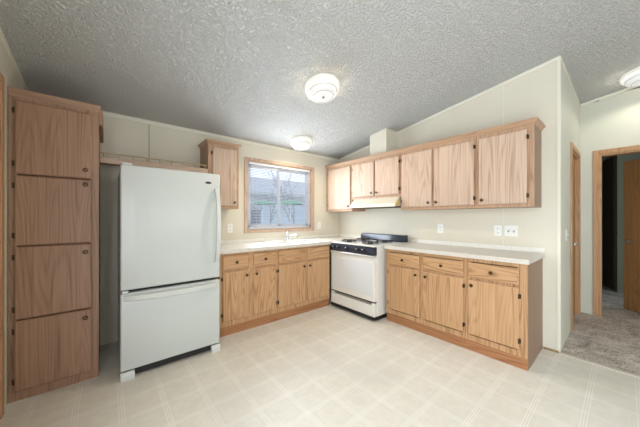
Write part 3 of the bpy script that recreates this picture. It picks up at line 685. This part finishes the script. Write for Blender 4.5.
# ------------------------------------------------------------------ stove
def stove():
    y0, y1 = -1.378, -.603; xb, xf = -.03, -.712
    r = thing('gas_stove', 'white freestanding gas stove with black control panel and backguard', 'stove', (-.4, (y0+y1)/2, 0))
    b = MB(); b.box(xf, xb, y0, y1, .055, .895, .003); b.build('body', ENAMEL, r)
    MB().box(xf+.02, xb-.02, y0+.015, y1-.015, 0, .054).build('kick_base', BLACKM, r)
    MB().box(xf-.055, xf-.0, y0+.004, y1-.004, .018, .05, .004).build('toe_skirt', BLACKM, r)
    c = MB(); c.box(xf-.058, xb, y0-.003, y1+.001, .896, .914, .005, 2); c.build('cooktop', ENAMEL, r)
    # sloped control panel
    cp = MB().prism([(xf-.001, .80), (xf-.060, .80), (xf-.050, .892), (xf-.001, .892)], 'y', y0+.002, y1-.002).build('control_panel', BLACK, r)
    for k, t in enumerate((.09, .205, .42, .66, .79)):
        y = y1-(y1-y0)*t
        kb = MB().lathe([(0, 0), (.021, 0), (.021, .006), (.017, .010), (.015, .026), (.013, .028), (0, .028)], (xf-.0555, y, .846), (-1, 0, .1), 18).build('control_knob', BLACKM, cp, True)
        MB().box(xf-.0885, xf-.0835, y-.0025, y+.0025, .850, .862).build('pointer', PLASTIC, kb)
    d = MB(); d.box(xf-.045, xf-.001, y0+.004, y1-.004, .235, .765, .006, 2); od = d.build('oven_door', ENAMEL, r)
    MB().box(xf-.047, xf-.0455, y0+.045, y1-.045, .30, .70, .0).build('door_panel', plain('door_panel_enamel', (220, 222, 222), .18, 0, .01, 2, coat=.3), od)
    h = MB(); h.box(xf-.066, xf-.046, y0+.004, y1-.004, .765, .792, .006, 2); h.box(xf-.046, xf-.001, y0+.004, y1-.004, .767, .790); h.build('handle', plain('bright_handle', (222, 222, 220), .25, .4), od)
    MB().box(xf-.03, xf-.001, y0+.008, y1-.008, .218, .234).build('shadow_gap', BLACKM, r)
    dr = MB(); dr.box(xf-.048, xf-.001, y0+.004, y1-.004, .055, .190, .006, 2)
    dr.box(xf-.048, xf-.001, y0+.004, y0+.05, .190, .217, .004); dr.box(xf-.048, xf-.001, y1-.05, y1-.004, .190, .217, .004); dro = dr.build('storage_drawer', ENAMEL, r)
    MB().prism([(xf-.018, .191), (xf-.002, .191), (xf-.002, .216)], 'y', y0+.05, y1-.05).build('grip_recess', plain('grip_grey', (150, 146, 138), .4), dro)
    # backguard
    bg = MB(); bg.prism([(-.028, .914), (-.128, .914), (-.118, 1.001), (-.028, 1.005)], 'y', y0+.004, y1-.004); bg.build('backguard', BLACK, r)
    MB().box(-.120, -.028, y0+.003, y1-.003, 1.0055, 1.011, .002).build('backguard_trim', plain('steel_trim', (150, 156, 168), .25, .8), r)
    # burners: grates
    ym = (y0+y1)/2
    for by in (ym-.185, ym+.185):
        for bx in (-.59, -.29):
            bw = MB().lathe([(0, .001), (.095, .001), (.10, .003), (.085, .0045), (.05, .0005), (0, .0005)], (bx, by, .9145), n=28).build('drip_bowl', STEEL, r, True)
            MB().lathe([(0, .002), (.036, .002), (.038, .012), (.03, .02), (0, .021)], (bx, by, .9145), n=20).build('burner_cap', IRON, bw, True)
            g = MB(); R_ = .105; zz = .940
            g.tube([(bx+R_*math.cos(a), by+R_*math.sin(a), .934) for a in [2*PI*k/24 for k in range(25)]], .0045, 6, cap=False)
            for k in range(6):
                a = 2*PI*k/6+PI/6; ca, sa = math.cos(a), math.sin(a)
                g.tube([(bx+R_*ca, by+R_*sa, .918), (bx+R_*ca, by+R_*sa, zz), (bx+.025*ca, by+.025*sa, zz)], .0042, 6)
            g.build('grate', IRON, r)
stove()
def hood():
    r = thing('range_hood', 'cream range hood under the short cabinet above the stove', 'range hood', (-.2, -1.07, 1.39))
    y0, y1 = -1.437, -.66
    m = MB().prism([(-.01, 1.40), (-.425, 1.40), (-.425, 1.432), (-.335, 1.5235), (-.01, 1.5235)], 'y', y0, y1).build('canopy', HOODW, r)
    MB().box(-.4285, -.4255, y0, y1, 1.395, 1.434, .001).build('front_lip', plain('hood_lip', (236, 222, 196), .4), m)
    MB().prism([(-.33, 1.405), (-.42, 1.405), (-.42, 1.43), (-.335, 1.515), (-.33, 1.515)], 'y', y0-.0025, y0-.0005).build('end_shade', HOOD_SHADE, r)  # thin sheet over the hood's end, carrying its painted shade
    MB().box(-.41, -.03, y0+.01, y1-.01, 1.390, 1.3995).build('filter', BLACKM, r)
    MB().box(-.368, -.36, -1.30, -1.26, 1.48, 1.49).build('switch', BLACKM, r)
hood()

# ------------------------------------------------------------------ fridge
def fridge():
    x0, x1 = -3.137, -2.391; df = -.830; db = -.762
    r = thing('refrigerator', 'tall off-white fridge with bottom freezer drawer beside the pantry', 'refrigerator', ((x0+x1)/2, -.42, 0))
    MB().box(x0+.006, x1-.006, db+.012, -.04, .03, 1.655, .006, 2).build('cabinet', FRIDGE, r)
    MB().box(x0+.012, x1-.012, db, db+.0115, .07, 1.64).build('gasket', GASKET, r)
    up = MB().box(x0, x1, df, db, .690, 1.664, .012, 3).build('upper_door', FRIDGE, r, True)
    lo = MB().box(x0, x1, df, db, .068, .668, .012, 3).build('freezer_drawer', FRIDGE, r, True)
    MB().box(x0+.02, x1-.02, -.80, -.74, .012, .058).build('toe_grille', BLACKM, r)
    for a, b, y in ((x0+.002, x0+.09, -.834), (x1-.075, x1+.004, -.836)):
        MB().prism([(-.74, 0), (y, 0), (y, .03), (y+.012, .056), (-.74, .056)], 'x', a, b).build('foot_cover', FRIDGE_W, r)
    MB().box(x0+.01, x0+.075, -.81, -.70, 1.665, 1.682, .005, 2).build('hinge_cover', FRIDGE_W, r)
    MB().box(x0+.01, x0+.05, -.835, -.765, .6695, .6885, .002).build('center_hinge', STEEL, r)
    # vertical bowed handle
    hx = x1-.034; pts = []
    for k in range(15):
        t = k/14; z = .835+t*(1.525-.835); y = df-.004-.066*math.sin(PI*t)**.55
        pts.append((hx, y, z))
    m = MB(); prev = None
    for (hx_, y, z) in pts:
        cur = [m.bm.verts.new((hx_+dx, y+dy, z)) for dx, dy in ((-.021, .0), (-.016, -.014), (.016, -.014), (.021, 0), (.016, .008), (-.016, .008))]
        if prev:
            for k in range(6): m.bm.faces.new((prev[k], prev[(k+1) % 6], cur[(k+1) % 6], cur[k]))
        else: m.bm.faces.new(cur)
        prev = cur
    m.bm.faces.new(prev[::-1]); m.build('door_handle', FRIDGE_W, up, True)
    # freezer handle, horizontal bow
    m = MB(); prev = None
    for k in range(17):
        t = k/16; x = x0+.022+t*(x1-x0-.05); y = df-.003-.045*math.sin(PI*t)**.5; z = .632-.004*math.sin(PI*t)
        cur = [m.bm.verts.new((x, y+dy, z+dz)) for dz, dy in ((-.023, .0), (-.018, -.012), (.018, -.012), (.023, 0), (.018, .008), (-.018, .008))]
        if prev:
            for q in range(6): m.bm.faces.new((prev[q], prev[(q+1) % 6], cur[(q+1) % 6], cur[q]))
        else: m.bm.faces.new(cur)
        prev = cur
    m.bm.faces.new(prev[::-1]); m.build('drawer_handle', FRIDGE_W, lo, True)
    # small dark oval badge
    bz, bx = 1.575, -2.497
    m = MB(); m.lathe([(0, 0), (.028, 0), (.028, .003), (.024, .005), (0, .005)], (0, 0, 0), (0, -1, 0), 28)
    m.build('badge', plain('badge_dark', (58, 58, 60), .3, .6), up, True, xf=Matrix.Translation((bx, df, bz)) @ Matrix.Diagonal((1, 1, .36, 1)))
fridge()

# ------------------------------------------------------------------ outlets and switches
def plate(name, label, cat, face, u, z, w=.072, h=.115, kind='outlet', n=1, group=None, plane=0, sgn=-1):
    loc = (u, plane, z-h/2) if face == 'y' else (plane, u, z-h/2)
    r = thing(name, label, cat, loc, group)
    def bx(mb, a, b, c, d, t0, t1, bev=0):
        if face == 'y': mb.box(a, b, plane+sgn*t0, plane+sgn*t1, c, d, bev)
        else: mb.box(plane+sgn*t0, plane+sgn*t1, a, b, c, d, bev)
    m = MB(); bx(m, u-w/2, u+w/2, z-h/2, z+h/2, .0005, .006, .002); m.build('cover_plate', PLASTIC, r)
    for k in range(n):
        uu = u+(k-(n-1)/2)*.046
        if kind == 'outlet':
            for dz in (-.021, .021):
                m = MB(); bx(m, uu-.016, uu+.016, z+dz-.014, z+dz+.014, .006, .008, .0); s_ = m.build('socket', PLASTIC, r)
                m = MB()
                for du in (-.006, .006): bx(m, uu+du-.0013, uu+du+.0013, z+dz-.004, z+dz+.006, .008, .0086)
                bx(m, uu-.002, uu+.002, z+dz-.010, z+dz-.006, .008, .0086)
                m.build('slots', SLOT, s_)
        else:
            m = MB(); bx(m, uu-.006, uu+.006, z-.013, z+.013, .006, .0075); s_ = m.build('switch_well', SLOT, r)
            m = MB(); bx(m, uu-.004, uu+.004, z-.002, z+.012, .0075, .017, .001); m.build('toggle', PLASTIC, s_)
plate('wall_outlet', 'white outlet on the window wall beside the fridge', 'outlet', 'y', -1.987, 1.112)
plate('wall_outlet', 'white outlet on the window wall between window and stove corner', 'outlet', 'y', -.478, 1.118)
plate('wall_outlet', 'white outlet above the long countertop, closest to the stove', 'outlet', 'x', -1.812, 1.116)
plate('wall_outlet', 'white outlet on the stove wall touching the double switch plate', 'outlet', 'x', -2.426, 1.115)
plate('light_switch', 'white double switch plate above the long countertop', 'switch', 'x', -2.541, 1.115, w=.118, kind='switch', n=2)
plate('light_switch', 'narrow white switch plate on the hall side wall', 'switch', 'y', .371, 1.075, kind='switch', plane=YW)

# ------------------------------------------------------------------ ceiling lights
def ceiling_light(x, y, label, r0, mat, power, col):
    z = cz(y); nrm = Vector((0, -SL, -1)).normalized() if y > YR else Vector((0, SL, -1)).normalized()
    r = thing('ceiling_light', label, 'ceiling light', (x, y, z), 'round ceiling lights')
    c = Vector((x, y, z))
    MB().lathe([(0, .0), (r0*1.02, .0), (r0*1.02, .014), (r0*.9, .018), (0, .018)], c, nrm, 40).build('mounting_pan', PLASTIC, r, True)
    s = MB(); s.lathe([(r0*.92, .018), (r0*.99, .022), (r0*1.0, .05), (r0*.93, .066), (r0*.82, .070), (r0*.80, .074), (r0*.80, .098), (r0*.74, .110), (r0*.45, .118), (0, .121)], c, nrm, 48)
    g = s.build('glass_shade', mat, r, True)
    l = bpy.data.lights.new('bulb', 'SPOT'); l.energy = power; l.color = col; l.shadow_soft_size = .03; l.spot_size = math.radians(172); l.spot_blend = .35
    lo = bpy.data.objects.new('bulb', l); COL.objects.link(lo); lo.parent = r; lo.location = nrm*.142
    lo.rotation_euler = (-nrm).to_track_quat('Z', 'Y').to_euler()
    # the glow that the clear sides of the shade throw up on to the ceiling
    for k in range(8):
        a = 2*PI*k/8; l = bpy.data.lights.new('shade_glow', 'POINT'); l.energy = power*(.0035 if x < 0 else .012); l.color = col; l.shadow_soft_size = .02
        lo = bpy.data.objects.new('shade_glow', l); COL.objects.link(lo); lo.parent = r
        t1 = nrm.orthogonal().normalized(); t2 = nrm.cross(t1); lo.location = nrm*.06+(t1*math.cos(a)+t2*math.sin(a))*r0*1.35
    MB().lathe([(0, .120), (.012, .121), (.012, .128), (.006, .134), (0, .136)], c, nrm, 16).build('finial', plain('finial_metal', (150, 140, 110), .4, .5), r, True)
    s = MB()
    for rr, hh in ((.825, .0715), (.60, .1165)): s.lathe([(r0*rr-.003, hh), (r0*rr, hh+.003), (r0*rr+.003, hh)], c, nrm, 40)
    s.build('ring', plain('ring_grey', (186, 184, 178), .4, .2), r)
ceiling_light(-1.63, -1.43, 'round white ceiling light in the middle of the kitchen ceiling', .165, LAMPG, 26, (1, .84, .62))
ceiling_light(-1.09, -.335, 'round white ceiling light close to the window wall', .15, LAMPG, 15, (1, .82, .58))
ceiling_light(1.2, -3.42, 'round white ceiling light over the hall carpet', .165, LAMPH, 8, (1, .95, .82))
